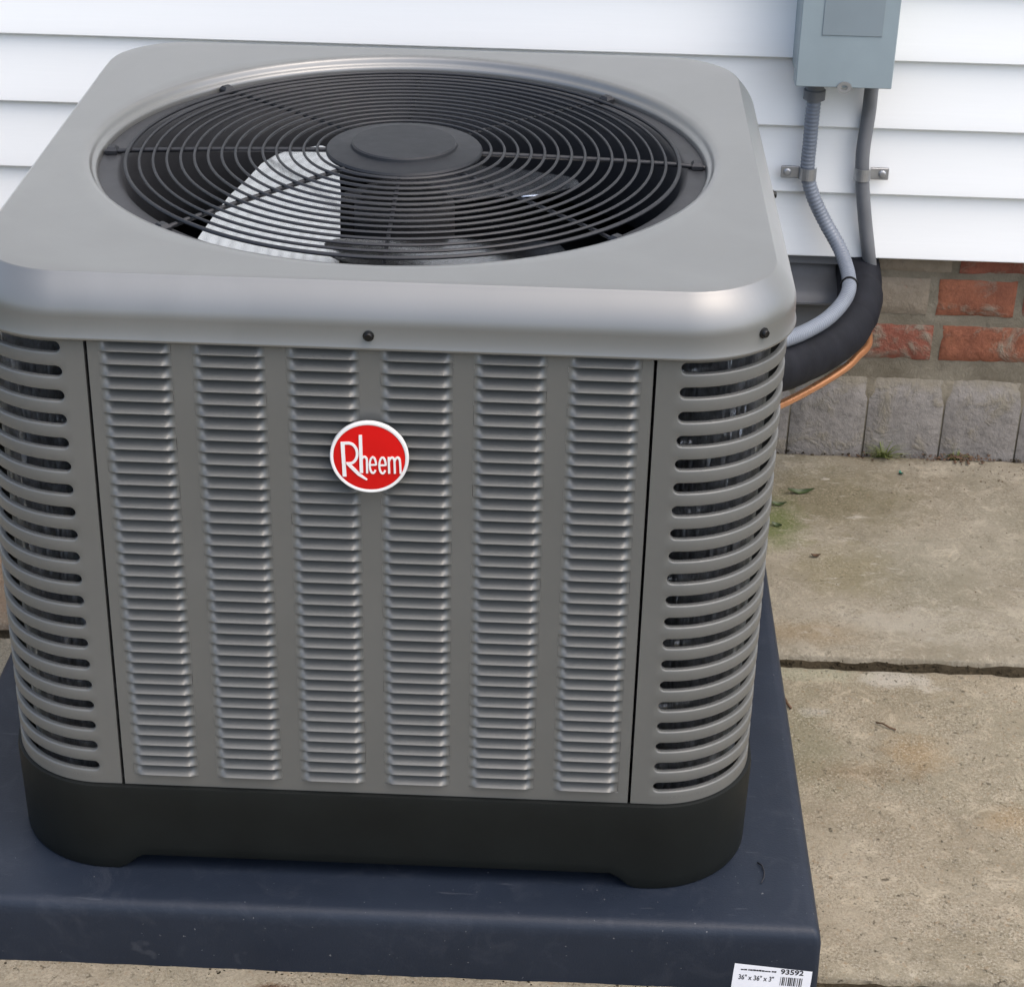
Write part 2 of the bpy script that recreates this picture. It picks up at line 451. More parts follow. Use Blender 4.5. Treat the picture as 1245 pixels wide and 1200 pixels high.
def slab(x0, x1, y0, y1, mat, res, seed, chip=1.0):
    nx, ny = max(4, int((x1 - x0) / res)), max(4, int((y1 - y0) / res))
    def coords(a, b, n):
        e = [0, 0.0025, 0.006, 0.011]
        c = [a + q for q in e] + [a + 0.011 + (b - a - 0.022) * i / n for i in range(1, n)] + [b - q for q in reversed(e)]
        return c
    X, Yc = coords(x0, x1, nx), coords(y0, y1, ny)
    W = len(X)
    vs, fs = [], []
    for y in Yc:
        for x in X:
            d = min(x - x0, x1 - x, y - y0, y1 - y)
            nn = noise.fractal((x * 22 + seed, y * 22, seed), 1.0, 2.0, 4)
            n2 = noise.fractal((x * 60 + seed, y * 60, seed + 4), 1.0, 2.0, 3)
            z = 0.0009 * nn + 0.0005 * n2
            rnd = max(0.0, 1 - d / 0.011)
            z -= (0.0045 * rnd ** 2.2) + chip * rnd ** 1.2 * max(0, nn) * 0.007
            k = max(0, 1 - d / 0.02)
            dx = dy = 0
            if d < 0.02:
                if x - x0 == d: dx = 1
                elif x1 - x == d: dx = -1
                elif y - y0 == d: dy = 1
                else: dy = -1
            sh = k * (0.0022 * nn + 0.0022 * n2) * chip
            vs.append((x + dx * sh, y + dy * sh, z))
    for j in range(len(Yc) - 1):
        for i in range(W - 1):
            a = j * W + i
            fs.append((a, a + 1, a + W + 1, a + W))
    # skirt
    edge = [i for i in range(W)] + [j * W + W - 1 for j in range(1, len(Yc))] + [(len(Yc) - 1) * W + i for i in range(W - 2, -1, -1)] + [j * W for j in range(len(Yc) - 2, 0, -1)]
    b0 = len(vs)
    for e in edge:
        vs.append((vs[e][0], vs[e][1], -0.045))
    n = len(edge)
    for i in range(n):
        j = (i + 1) % n
        fs.append((edge[j], edge[i], b0 + i, b0 + j))
    return mk('slab', vs, fs, mat, patio, smooth=60)

J = 0.006
slab(-0.86, 1.05, 0.1875, WY - 0.020, M['slab_far'], 0.008, 1.0)
slab(-0.86, 1.05, -0.411 + J, 0.1605, M['slab_near'], 0.008, 5.0)
slab(-0.86, 1.05, -1.02, -0.411 - J, M['slab_front'], 0.009, 9.0)
for k, (x0, x1) in enumerate(((-2.4, -0.874), (1.064, 2.4))):
    slab(x0, x1, 0.186, WY - 0.008, M['slab_far'], 0.03, 20 + k)
    slab(x0, x1, -0.411 + J, 0.166, M['slab_near'], 0.03, 30 + k)
    slab(x0, x1, -1.02, -0.411 - J, M['slab_front'], 0.03, 40 + k)
for k, (x0, x1) in enumerate(((-2.4, -0.874), (-0.86, 1.05), (1.064, 2.4))):
    slab(x0, x1, -1.63, -1.034, M['slab_near'], 0.03, 50 + k)
    slab(x0, x1, -2.5, -1.644, M['slab_front'], 0.03, 60 + k)

# ------------------------------------------------------------------ house wall: siding boards, brick courses, plinth
wall = empty('house_wall', (0, WY, 0), 'white clapboard house wall on old brick footing behind the unit', 'wall')
def wmk(name, vf, mat, smooth=None):
    vs, fs = vf
    return mk(name, [(x, y - WY, z) for x, y, z in vs], fs, mat, wall, smooth)

wmk('foundation', box(-2.5, 2.5, WY - 0.0015, WY + 0.25, -0.04, 0.36), M['mortar'])
wmk('sheathing', box(-2.5, 2.5, WY + 0.006, WY + 0.25, 0.362, 3.05), M['siding'])

SP, SZ = 0.0955, 0.3205
def board_mesh():
    """profile in (y, z): a lapped clapboard, its butt 30 mm proud of the brick"""
    prof = [(0.004, 0.003), (-0.022, 0.003), (-0.0285, 0.0005), (-0.0298, 0.0), (-0.0305, 0.0012), (-0.0303, 0.005)]
    for i in range(1, 7):
        t = i / 6
        prof.append((-0.0303 + 0.0100 * t + 0.0012 * math.sin(PI * t) * 0.6, 0.005 + (SP + 0.001) * t))
    prof.append((0.002, SP + 0.006))
    xs = [-2.5 + 5.0 * i / 40 for i in range(41)]
    loops = []
    for x in xs:
        loops.append([(x, y + 0.0006 * noise.noise((x * 3, z * 10, 2)), z) for y, z in prof])
    vs, fs = rings(loops, False)
    return vs, fs
bm_ = mesh('siding_board', *board_mesh(), 25)
bm_.materials.append(M['siding'])
for i in range(28):
    o = link('siding_board', bm_, None, wall)
    o.location = (random.uniform(-0.02, 0.02), 0.0, SZ + SP * i)

def brick_vf(x0, x1, z0, z1, out, seed):
    """rounded, uneven face"""
    nx, nz = max(4, int((x1 - x0) / 0.010)), max(4, int((z1 - z0) / 0.009))
    vs, fs = [], []
    for j in range(nz + 1):
        for i in range(nx + 1):
            x, z = x0 + (x1 - x0) * i / nx, z0 + (z1 - z0) * j / nz
            d = min(x - x0, x1 - x, z - z0, z1 - z)
            n = noise.fractal((x * 40 + seed, z * 40, seed), 1, 2, 3)
            ed = max(0, 1 - d / 0.006)
            wob = 0.0009 * n if d < 0.001 else 0
            vs.append((x + wob, WY - out + ed * ed * 0.004 + 0.0012 * n + ed * 0.0015 * max(0, n), z + wob))
    W = nx + 1
    for j in range(nz):
        for i in range(nx):
            a = j * W + i
            fs.append((a, a + 1, a + W + 1, a + W))
    edge = list(range(W)) + [j * W + nx for j in range(1, nz + 1)] + [nz * W + i for i in range(nx - 1, -1, -1)] + [j * W for j in range(nz - 1, 0, -1)]
    b0 = len(vs)
    for e in edge: vs.append((vs[e][0], WY + 0.02, vs[e][2]))
    n = len(edge)
    for i in range(n):
        j = (i + 1) % n
        fs.append((edge[j], edge[i], b0 + i, b0 + j))
    return vs, fs

# courses, given by the joints one can see beside the hose and continued along the wall
rowA = [(0.613, 0.728), (0.740, 0.960), (0.972, 1.09)]
rowB = [(0.592, 0.700), (0.7135, 0.826), (0.838, 0.950), (0.962, 1.18)]
rowC = [(0.604, 0.7135), (0.7265, 0.940), (0.952, 1.065)]
def extend(row, pattern):
    r = list(row)
    x, k = r[-1][1] + 0.012, 0
    while x < 1.7:
        w = pattern[k % len(pattern)]; r.append((x, x + w)); x += w + 0.012; k += 1
    x = r[0][0] - 0.012 if r[0][0] < 0.36 else 0.37
    k = 0
    while x > -1.6:
        w = pattern[(k + 1) % len(pattern)]; r.append((x - w, x)); x -= w + 0.012; k += 1
    return r
sd_ = 0
for row, z0, z1, pat in ((rowA, 0.291, 0.346, (0.215, 0.105)), (rowB, 0.2245, 0.2805, (0.112, 0.215)), (rowC, 0.152, 0.2075, (0.215, 0.112))):
    for (x0, x1) in extend(row, pat):
        sd_ += 1.37
        mt = M['brick']
        if row is rowB and 0.5 < x0 < 0.7: mt = M['brick3']
        elif row is rowA and 0.5 < x0 < 0.73: mt = M['brick3']
        elif row is rowC and 0.5 < x0 < 0.7: mt = M['brick2']
        elif row is rowA: mt = M['brick2']
        elif sd_ % 3 < 0.8 and not 0.70 < x0 < 0.83: mt = M['brick2']
        wmk('brick', brick_vf(x0, x1, z0, z1, 0.006, sd_), mt, 50)

def plinth_vf(x0, x1, seed):
    """grey plinth brick: upright face with a sloping top"""
    prof = [(0.012, -0.03), (0.012, 0.0), (0.012, 0.03), (0.012, 0.06), (0.0118, 0.085), (0.010, 0.0985), (0.006, 0.109), (0.000, 0.124), (-0.004, 0.136), (-0.008, 0.141)]
    nx = 10
    vs, fs = [], []
    for (d, z) in prof:
        for i in range(nx + 1):
            x = x0 + (x1 - x0) * i / nx
            ex = max(0, 1 - min(x - x0, x1 - x) / 0.006)
            n = noise.fractal((x * 35 + seed, z * 35, seed), 1, 2, 3)
            vs.append((x, WY - d + ex * ex * 0.003 * min(1, max(0, (0.13 - z) / 0.03)) + 0.001 * n, z))
    W = nx + 1
    for j in range(len(prof) - 1):
        for i in range(nx):
            a = j * W + i
            fs.append((a, a + 1, a + W + 1, a + W))
    for side in (0, nx):
        b0 = len(vs)
        for j in range(len(prof)):
            vs.append((vs[j * W + side][0], WY + 0.02, prof[j][1]))
        for j in range(len(prof) - 1):
            q = (j * W + side, (j + 1) * W + side, b0 + j + 1, b0 + j)
            fs.append(q if side == 0 else q[::-1])
    return vs, fs
PW = 0.1145
for k in range(-18, 9):
    x0 = 0.6290 + k * PW
    if x0 < 0.1 and k % 1 == 0 and x0 < -1.4: continue
    sd_ += 1.1
    wmk('plinth_brick', plinth_vf(x0 + 0.0014, x0 + PW - 0.0014, sd_), M['plinth'], 50)

mp = [(0.0060, -0.03), (0.0075, 0.060), (0.0088, 0.085), (0.0082, 0.0985), (0.0045, 0.110), (-0.001, 0.126)]
wmk('mortar_fillet', rings([[(x_, WY - d_ + 0.0006 * noise.noise((x_ * 60, z_ * 60, 0)), z_) for d_, z_ in mp] for x_ in [-1.5 + 3.2 * i_ / 320 for i_ in range(321)]], False), M['mortar'], 60)

# ------------------------------------------------------------------ vent in the footing, behind the hose
vent = empty('foundation_vent', (0.49, WY, 0.15), 'dark grey slatted vent in the footing behind the black hose', 'vent')
def vmk(name, vf, mat, smooth=None):
    vs, fs = vf
    return mk(name, [(x - 0.49, y - WY, z - 0.15) for x, y, z in vs], fs, mat, vent, smooth)
vmk('frame', join(box(0.385, 0.397, WY - 0.02, WY + 0.002, 0.146, 0.318, 0.001), box(0.577, 0.589, WY - 0.02, WY + 0.002, 0.146, 0.318, 0.001),
                  box(0.3975, 0.5765, WY - 0.019, WY + 0.002, 0.146, 0.156, 0.001), box(0.3975, 0.5765, WY - 0.019, WY + 0.002, 0.304, 0.317, 0.001)), M['vent'])
vmk('backing', box(0.3972, 0.5768, WY - 0.004, WY + 0.001, 0.1565, 0.3035), M['dark'])
for zt in (0.303, 0.2385):
    prof = [(-0.006, 0), (-0.008, -0.012), (-0.009, -0.028), (-0.012, -0.042), (-0.018, -0.052), (-0.026, -0.056), (-0.0265, -0.059), (-0.018, -0.0575), (-0.010, -0.05)]
    vmk('slat', rings([[(x, WY + y, zt + z) for y, z in prof] for x in (0.398, 0.487, 0.576)], False), M['vent'], 40)

# ------------------------------------------------------------------ equipment pad
PX, PY, PH, PT = -0.0153, 0.0287, 0.4600, 0.076
pad = empty('equipment_pad', (PX, PY, 0), 'low square charcoal blue plastic pad under the grey unit', 'pad')
def pad_vf():
    lv = [(0.0, -0.002), (0.0, 0.02), (0.0008, 0.058), (0.002, 0.066), (0.0048, 0.0718), (0.009, 0.0748), (0.0145, 0.0758), (0.03, PT)]
    loops = []
    for ins, z in lv:
        loops.append([(x, y, z + 0.0) for x, y, z in rsq(PH - ins, 0.007 - min(0.003, ins * 0.3), z, 40, 6)])
    for s_ in (0.85, 0.6, 0.3, 0.08):
        loops.append([(x / (PH - 0.03) * (PH - 0.03) * s_, y * s_, PT) for x, y, z in loops[7]])
    vs, fs = rings(loops, True, True, True)
    out = []
    for (x, y, z) in vs:
        n = noise.noise((x * 5, y * 5, 3))
        out.append((x, y, z + (0.0008 * n if z > 0.07 else 0)))
    return out, fs
mk('body', *pad_vf(), M['pad'], pad, smooth=60)

# paper label on the front face of the pad
sx, sz_ = 0.3985, 0.0183
ang = math.radians(-3.0)
stick = mk('label', *box(-0.039, 0.039, -0.0004, 0.0004, -0.0165, 0.0145, 0.0003), M['paper'], pad,
           loc=(sx - PX, -PH - 0.0002 - 0.0 + 0.0006 - 0.0004, sz_), rot=(math.radians(-2.9), -ang, 0))
def text(name, body, size, x, z, mat, parent, y, sxx=1.0, bold=0.0):
    cu = bpy.data.curves.new(name, 'FONT')
    cu.body = body
    cu.size = size
    cu.offset = bold
    cu.extrude = 0.00006
    tmp = bpy.data.objects.new('tmp_text', cu)
    COL.objects.link(tmp)
    dg = bpy.context.evaluated_depsgraph_get()
    me = bpy.data.meshes.new_from_object(tmp.evaluated_get(dg))
    bpy.data.objects.remove(tmp)
    me.materials.clear()
    me.materials.append(mat)
    o = link(name, me, None, parent)
    o.location = (x, y, z)
    o.rotation_euler = (PI / 2, 0, 0)
    o.scale = (sxx, 1, 1)
    return o
text('lettering', '93592', 0.0085, 0.0075, 0.0052, M['ink'], stick, -0.0006, 1.08, 0.0002)
text('lettering', '36" x 36" x 3"', 0.0085, -0.0335, -0.0052, M['ink'], stick, -0.0006, 0.74, 0.0001)
random.seed(3)
vf = ([], [])
x = 0.0085
while x < 0.031:
    w = random.choice((0.0005, 0.0008, 0.0013))
    vf = join(vf, box(x, x + w, -0.0006, -0.00045, -0.009, 0.0015))
    x += w + random.choice((0.0006, 0.0009, 0.0012))
mk('barcode', *vf, M['ink'], stick)
vf = ([], [])
x = -0.032
while x < 0.004:
    w = random.uniform(0.0012, 0.0032)
    vf = join(vf, box(x, x + w, -0.0006, -0.00045, 0.0062, 0.0062 + random.uniform(0.0012, 0.002)))
    x += w + random.choice((0.0004, 0.0004, 0.0012))
mk('fine_print', *vf, M['ink'], stick)

# ------------------------------------------------------------------ the air conditioner
B, RC, SEAM = 0.372, 0.098, 0.249
ZB, ZT = 0.1795, 0.672
ac = empty('air_conditioner', (0, 0, PT), 'grey outdoor air conditioner with louvered sides and round fan guard on top', 'air conditioner')
def amk(name, vf, mat, smooth=None, parent=None):
    vs, fs = vf
    p = parent or ac
    dz = PT if parent is None else 0
    return mk(name, [(x, y, z - dz) for x, y, z in vs], fs, mat, p, smooth)
# (children of parts use the same frame as the part: origin on the pad top)
def sub(name, vf, mat, parent, smooth=None):
    vs, fs = vf
    return mk(name, [(x, y, z - PT) for x, y, z in vs], fs, mat, parent, smooth)

# base pan: black tray on corner feet
def base_vf():
    a = 0.3765
    out = rsq(a, 0.104, 0, 60, 24)
    def zbot(x, y):
        m = min(abs(x), abs(y))           # along a side the smaller coordinate runs from 0 to the corner
        return PT + 0.0004 + 0.0175 * (1 - sstep((m - 0.236) / 0.026))
    loops = []
    inner = rsq(a - 0.006, 0.098, 0, 60, 24)
    loops.append([(x * 0.985, y * 0.985, ZB - 0.001) for x, y, z in inner])
    loops.append([(x, y, ZB + 0.0005) for x, y, z in inner])
    loops.append([(x, y, ZB - 0.001) for x, y, z in rsq(a - 0.001, 0.103, 0, 60, 24)])
    for t in (0.05, 0.3, 0.6, 0.85, 0.97):
        loops.append([(x * (1 - 0.004 * t), y * (1 - 0.004 * t), (ZB - 0.003) * (1 - t) + zbot(x, y) * t) for x, y, z in out])
    loops.append([(x * 0.993, y * 0.993, zbot(x, y)) for x, y, z in out])
    loops.append([(x * 0.95, y * 0.95, zbot(x, y) + 0.0005) for x, y, z in out])
    loops.append([(x * 0.94, y * 0.94, 0.13) for x, y, z in out])
    vs, fs = rings(loops)
    return vs, [f[::-1] for f in fs]
amk('base_pan', join(base_vf(), rings([rsq(0.36, 0.09, 0.128)], True, False, True)), M['pan'], 40)

# front panel: sheet with six tall windows that the louvers fill
LP, LN, LW = 0.01198, 39, 0.064
LTOP = 0.6608
CX = [(-2.5 + i) * 0.0823 for i in range(6)]
def panel_vf():
    """frame in local (u, depth, z), depth 0 = outer face, positive = inwards"""
    h = SEAM - 0.0016
    z0, z1 = ZB + 0.001, ZT
    zl = LTOP - LP * LN
    xs = [-h]
    for c in CX: xs += [c - LW / 2, c + LW / 2]
    xs.append(h)
    parts = []
    def sheet(xa, xb, za, zb):
        parts.append(([(xa, 0, za), (xb, 0, za), (xb, 0, zb), (xa, 0, zb)], [(0, 1, 2, 3)]))
    for i in range(0, len(xs), 2):
        sheet(xs[i], xs[i + 1], z0, z1)
    for c in CX:
        sheet(c - LW / 2, c + LW / 2, z0, zl - 0.0008)
        sheet(c - LW / 2, c + LW / 2, LTOP, z1)
        # turned lower lip
        parts.append(([(c - LW / 2, 0, zl - 0.0008), (c + LW / 2, 0, zl - 0.0008), (c + LW / 2, 0.002, zl + 0.0004), (c - LW / 2, 0.002, zl + 0.0004)], [(0, 1, 2, 3)]))
        # edge returns at the sides of each window
        for e in (-1, 1):
            xx = c + e * LW / 2
            q = ([(xx, 0, zl - 0.0008), (xx, 0, LTOP), (xx + e * 0.0004, 0.004, LTOP), (xx + e * 0.0004, 0.004, zl - 0.0008)], [(0, 1, 2, 3)])
            parts.append(q)
    for e in (-1, 1):
        xx = e * h
        parts.append(([(xx, 0, z0), (xx, 0, z1), (xx + e * 0.0006, 0.0012, z1), (xx + e * 0.0006, 0.0012, z0), (xx + e * 0.0006, 0.012, z0), (xx + e * 0.0006, 0.012, z1)], [(0, 1, 2, 3), (3, 2, 5, 4)]))
    return join(*parts)
def louver_vf():
    """one stamped louver: hood that swells outwards and opens downwards; local origin top centre, -y outwards"""
    us = [0, 0.002, 0.004, 0.006, 0.008, 0.010, 0.013, 0.018]
    hw = LW / 2
    X = [-hw + q for q in us] + [-hw + 0.018 + (LW - 0.036) * i / 4 for i in range(1, 4)] + [hw - q for q in reversed(us)]
    D, DI = 0.0046, 0.0072
    loops = []
    for x in X:
        e = sstep((hw - abs(x)) / 0.0100)
        tl = 0.83 + 0.18 * (1 - e)
        t0 = 0.22 * e - 0.01 * (1 - e)
        l = [(x, DI * 1.5 * e, -(t0 - 0.05 * e) * LP)]
        for i in range(8):
            q = i / 7
            t = t0 + (tl - t0) * q
            dep = e * (-DI + (D + DI) * q ** 1.08)
            l.append((x, -dep, -t * LP))
        l.append((x, -D * e * 0.97, -(tl + 0.045 * e) * LP))
        l.append((x, -D * e * 0.84, -(tl + 0.055 * e) * LP))
        l.append((x, -D * e * 0.60, -(tl + 0.01 * e) * LP))
        loops.append(l)
    return rings(loops, False)
LOUV = mesh('louver', *louver_vf(), 55)
LOUV.materials.append(M['paint'])

def map_side(vf, q):
    """turn local (u, depth, z) onto side q (0 front, 1 right, 2 back, 3 left)"""
    vs, fs = vf
    out = []
    for u, d, z in vs:
        x, y = u, -B + d
        for _ in range(q): x, y = -y, x
        out.append((x, y, z))
    return out, fs
random.seed(17)
front = amk('front_panel', map_side(panel_vf(), 0), M['paint'])
for c in CX:
    for r in range(LN):
        o = link('louver', LOUV, None, front)
        o.location = (c + random.gauss(0, 0.00012), -B + random.gauss(0, 0.00010), LTOP - LP * r - PT + random.gauss(0, 0.00010))
        o.rotation_euler = (random.gauss(0, 0.012), 0, 0)
lv, lf = louver_vf()
def side_vf():
    parts = [panel_vf()]
    for c in CX:
        for r in range(LN):
            parts.append(([(x + c, y, LTOP - LP * r + z) for x, y, z in lv[::1]], lf))
    return join(*parts)
SV = side_vf()
for q in (1, 2, 3):
    tag(amk('side_panel', map_side(SV, q), M['paint'], 55), kind=None)

# corner panels with long rounded slots that wrap the corner
def corner_pt(u, d):
    """u along the sheet from the front seam round to the side seam (front right corner)"""
    s0, fl, r = SEAM + 0.0016, B - RC - (SEAM + 0.0016), RC
    arc = PI / 2 * r
    if u < fl: return (s0 + u, -B + d)
    if u > fl + arc: return (B - d, -(B - RC) + (u - fl - arc))
    a = (u - fl) / r
    return (B - RC + (r - d) * math.sin(a), -(B - RC) - (r - d) * math.cos(a))
FL = B - RC - (SEAM + 0.0016)
UL = 2 * FL + PI / 2 * RC
def corner_vf():
    SPT, SH, n = 0.0237, 0.0053, 20
    u0, u1 = 0.0265, UL - 0.0265          # centres of the end semicircles
    mg = 0.011
    c = SPT / 2
    lev = [(0.0015, 0.0), (0.0008, 0.00025), (0.0002, 0.0009), (0.0, 0.0018), (0.0, 0.005)]
    N = 26
    ph = sorted(set([90, 75, 62, round(math.degrees(math.atan2(c, mg)), 6), 32, 16, 0, -16, -32, -round(math.degrees(math.atan2(c, mg)), 6), -62, -75, -90]), reverse=True)
    def stad(r):
        L = [(u0 + (u1 - u0) * i / N, r) for i in range(N + 1)]
        L += [(u1 + r * math.cos(math.radians(p)), r * math.sin(math.radians(p))) for p in ph[1:-1]]
        L += [(u1 - (u1 - u0) * i / N, -r) for i in range(N + 1)]
        L += [(u0 - r * math.cos(math.radians(p)), r * math.sin(math.radians(p))) for p in ph[::-1][1:-1]]
        return L
    def rim():
        def pr(p):
            cs, sn = math.cos(math.radians(p)), math.sin(math.radians(p))
            k = min(mg / cs if cs > 1e-6 else 1e9, c / abs(sn) if abs(sn) > 1e-6 else 1e9)
            return cs * k, sn * k
        L = [(u0 + (u1 - u0) * i / N, c) for i in range(N + 1)]
        L += [(u1 + pr(p)[0], pr(p)[1]) for p in ph[1:-1]]
        L += [(u1 - (u1 - u0) * i / N, -c) for i in range(N + 1)]
        L += [(u0 - pr(p)[0], pr(p)[1]) for p in ph[::-1][1:-1]]
        return L
    parts = []
    zc0 = 0.6508
    for k in range(n):
        zc = zc0 - SPT * k
        loops = [[(u, 0, zc + z) for u, z in rim()]]
        for r, d in lev:
            loops.append([(u, d, zc + z) for u, z in stad(SH + r)])
        parts.append(rings(loops))
    zt_, zb_ = zc0 + c, zc0 - SPT * (n - 1) - c
    def strip(ua, ub, za, zb, m):
        us = [ua + (ub - ua) * i / m for i in range(m + 1)]
        vs = [(u, 0, za) for u in us] + [(u, 0, zb) for u in us]
        parts.append((vs, [(i, i + 1, m + 1 + i + 1, m + 1 + i) for i in range(m)]))
    strip(0, u0 - mg, zb_, zt_, 2)
    strip(u1 + mg, UL, zb_, zt_, 2)
    strip(0, UL, zt_, ZT, 40)
    strip(0, UL, ZB + 0.001, zb_, 40)
    for uu, e in ((0, -1), (UL, 1)):
        parts.append(([(uu, 0, ZB), (uu, 0, ZT), (uu, 0.012, ZT), (uu, 0.012, ZB)], [(0, 1, 2, 3)]))
    vs, fs = join(*parts)
    return [(*corner_pt(u, d), z) for u, d, z in vs], fs
CV, CFc = corner_vf()
for q in range(4):
    out = []
    for x, y, z in CV:
        for _ in range(q): x, y = -y, x
        out.append((x, y, z))
    amk('corner_panel', (out, CFc), M['paint'], 40)

# coil behind the sheet metal: upright fins, one mass
def coil_vf():
    path = rsq(B - 0.021, RC - 0.012, 0, 150, 64)
    vs, fs = [], []
    random.seed(11)
    for i, (x, y, z) in enumerate(path):
        p, q = Vector(path[i - 1]), Vector(path[(i + 1) % len(path)])
        t = (q - p).normalized()
        nrm = Vector((t.y, -t.x, 0))
        c = Vector((x, y, 0))
        segs = 16
        bend = random.gauss(0, 0.0010)
        for k in range(segs + 1):
            zz = 0.14 + (0.66 - 0.14) * k / segs
            bend = bend * 0.6 + random.gauss(0, 0.0016)
            o = c + nrm * 0.008 + t * bend
            i_ = c - nrm * 0.012
            b = len(vs)
            vs += [(o.x, o.y, zz), (i_.x, i_.y, zz)]
            if k: fs.append((b - 2, b, b + 1, b - 1))
    return vs, fs
cv, cf = coil_vf()
coil = amk('coil_fin', (cv, cf), M['fin'])
tag(coil, kind='stuff')
amk('coil_core', rings([rsq(B - 0.040, RC - 0.03, 0.13), rsq(B - 0.038, RC - 0.03, 0.665)]), M['dark'])
vf = ([], [])
for k in range(14):
    vf = join(vf, tube([Vector(p) for p in rsq(B - 0.033, RC - 0.024, 0.165 + 0.036 * k, 6, 12)], 0.0045, 6, False))
amk('coil_tube', vf, M['fin'], 60)

# top cover
LA, LR, LBK = 0.377, 0.105, 0.366
def lid_vf():
    NS, NA = 24, 24
    ref = rsq(LA, LR, 0, NS, NA, LBK)
    def ang_circle(r, z):
        out = []
        for x, y, _ in ref:
            a = math.atan2(y, x)
            out.append((r * math.cos(a), r * math.sin(a), z))
        return out
    def off(i, z): return rsq(LA - i, LR - i, z, NS, NA, LBK - i)
    loops = [ang_circle(0.3080, 0.6930), ang_circle(0.3080, 0.7020), ang_circle(0.3084, 0.7052), ang_circle(0.3098, 0.7068), ang_circle(0.3115, 0.7078),
             ang_circle(0.3128, 0.7086), ang_circle(0.3138, 0.7105), ang_circle(0.3148, 0.7130), ang_circle(0.3164, 0.7152), ang_circle(0.3220, 0.7164)]
    a = ang_circle(0.3220, 0.7164)
    b = off(0.0215, 0.7168)
    for t in (0.15, 0.35, 0.6, 0.85, 1.0):
        loops.append([tuple(Vector(p).lerp(Vector(q), t)) for p, q in zip(a, b)])
    loops += [off(0.0206, 0.7167), off(0.0200, 0.7163), off(0.0193, 0.7154), off(0.0160, 0.7118), off(0.0116, 0.7068), off(0.0074, 0.7012), off(0.0040, 0.6955), off(0.0018, 0.6905), off(0.0006, 0.6865), off(0.0, 0.682),
              off(-0.0004, 0.6660), off(-0.0016, 0.6638), off(-0.0018, 0.6622), off(-0.0008, 0.6608), off(0.0015, 0.6608), off(0.008, 0.6616)]
    vs, fs = rings(loops)
    return vs, fs
lid = amk('top_cover', lid_vf(), M['lid'], 70)
def screw(x, y, z, ax):
    n = Vector((math.sin(ax), -math.cos(ax), 0))
    t = Vector((math.cos(ax), math.sin(ax), 0))
    prof = [(0.0050, 0.0), (0.0050, 0.0012), (0.0038, 0.0016), (0.0036, 0.0040), (0.0030, 0.0046), (0.0014, 0.0044)]
    loops = [[Vector((x, y, z)) + n * h + (t * math.cos(2 * PI * i / 12) + Vector((0, 0, 1)) * math.sin(2 * PI * i / 12)) * r for i in range(12)] for r, h in prof]
    vs, fs = rings(loops, True, False, True)
    sub('screw', ([tuple(v) for v in vs], fs), M['screw'], lid, 40)
screw(0.0, -LA - 0.0001, 0.6745, 0)
ca = math.radians(42)
for qx in (1, -1):
    screw(qx * (LA - LR + LR * math.sin(ca)), -(LA - LR) - LR * math.cos(ca), 0.6780, qx * ca)
screw(LA + 0.0001, 0, 0.6775, PI / 2)
screw(-LA - 0.0001, 0, 0.6775, -PI / 2)

# shroud under the guard
amk('fan_shroud', lathe([(0.3078, 0.6950), (0.3078, 0.7000), (0.290, 0.7008), (0.286, 0.6990), (0.2825, 0.692), (0.281, 0.675), (0.281, 0.60), (0.30, 0.57)], 128), M['shroud'], 50)

# fan guard: rings, spokes, hub cap
def gz(r): return 0.7070 + 0.0075 * (1 - (r / 0.3) ** 2)
guard = amk('fan_guard', torus(0.2805, 0.0021, gz(0.2805), 160, 8), M['wire'], 180)
for k in range(14):
    r = 0.0885 + 0.01371 * k
    sub('ring', torus(r, 0.00152, gz(r), 120, 6), M['wire'], guard, 180)
for k in range(8):
    a = PI / 4 * k + math.radians(1.0)
    d = Vector((math.cos(a), math.sin(a), 0))
    r1 = 0.3070 if k % 4 == 0 else (0.3005 if k % 2 else 0.2825)
    pts = []
    for i in range(9):
        r = 0.070 + (r1 - 0.070) * i / 8
        pts.append(d * r + Vector((0, 0, gz(min(r, 0.29)) - 0.0036 - (0.002 if r > 0.29 else 0))))
    rad = 0.0026 if k in (0, 4, 5) else 0.0019
    sub('spoke', tube(pts, rad, 8), M['wire'], guard, 60)
    if k % 2 or k % 4 == 0:
        rr = 0.2990
        c = d * rr
        t = Vector((-d.y, d.x, 0))
        loops = []
        for (w, h) in ((0.0065, 0.7012), (0.0065, 0.7050), (0.004, 0.7085)):
            loops.append([tuple(c + t * sx_ * w + d * sy_ * w * 0.9 + Vector((0, 0, h))) for sx_, sy_ in ((-1, -1), (1, -1), (1, 1), (-1, 1))])
        sub('clip', rings(loops, True, False, True), M['wire'], guard)
sub('hub_cap', lathe([(0.0795, 0.7105), (0.0800, 0.7130), (0.0785, 0.7152), (0.074, 0.7162), (0.0560, 0.7168), (0.0545, 0.7176), (0.0538, 0.7205), (0.0520, 0.7218), (0.030, 0.7222), (0.005, 0.7223)], 96, cap1=True), M['cap'], guard, 30)

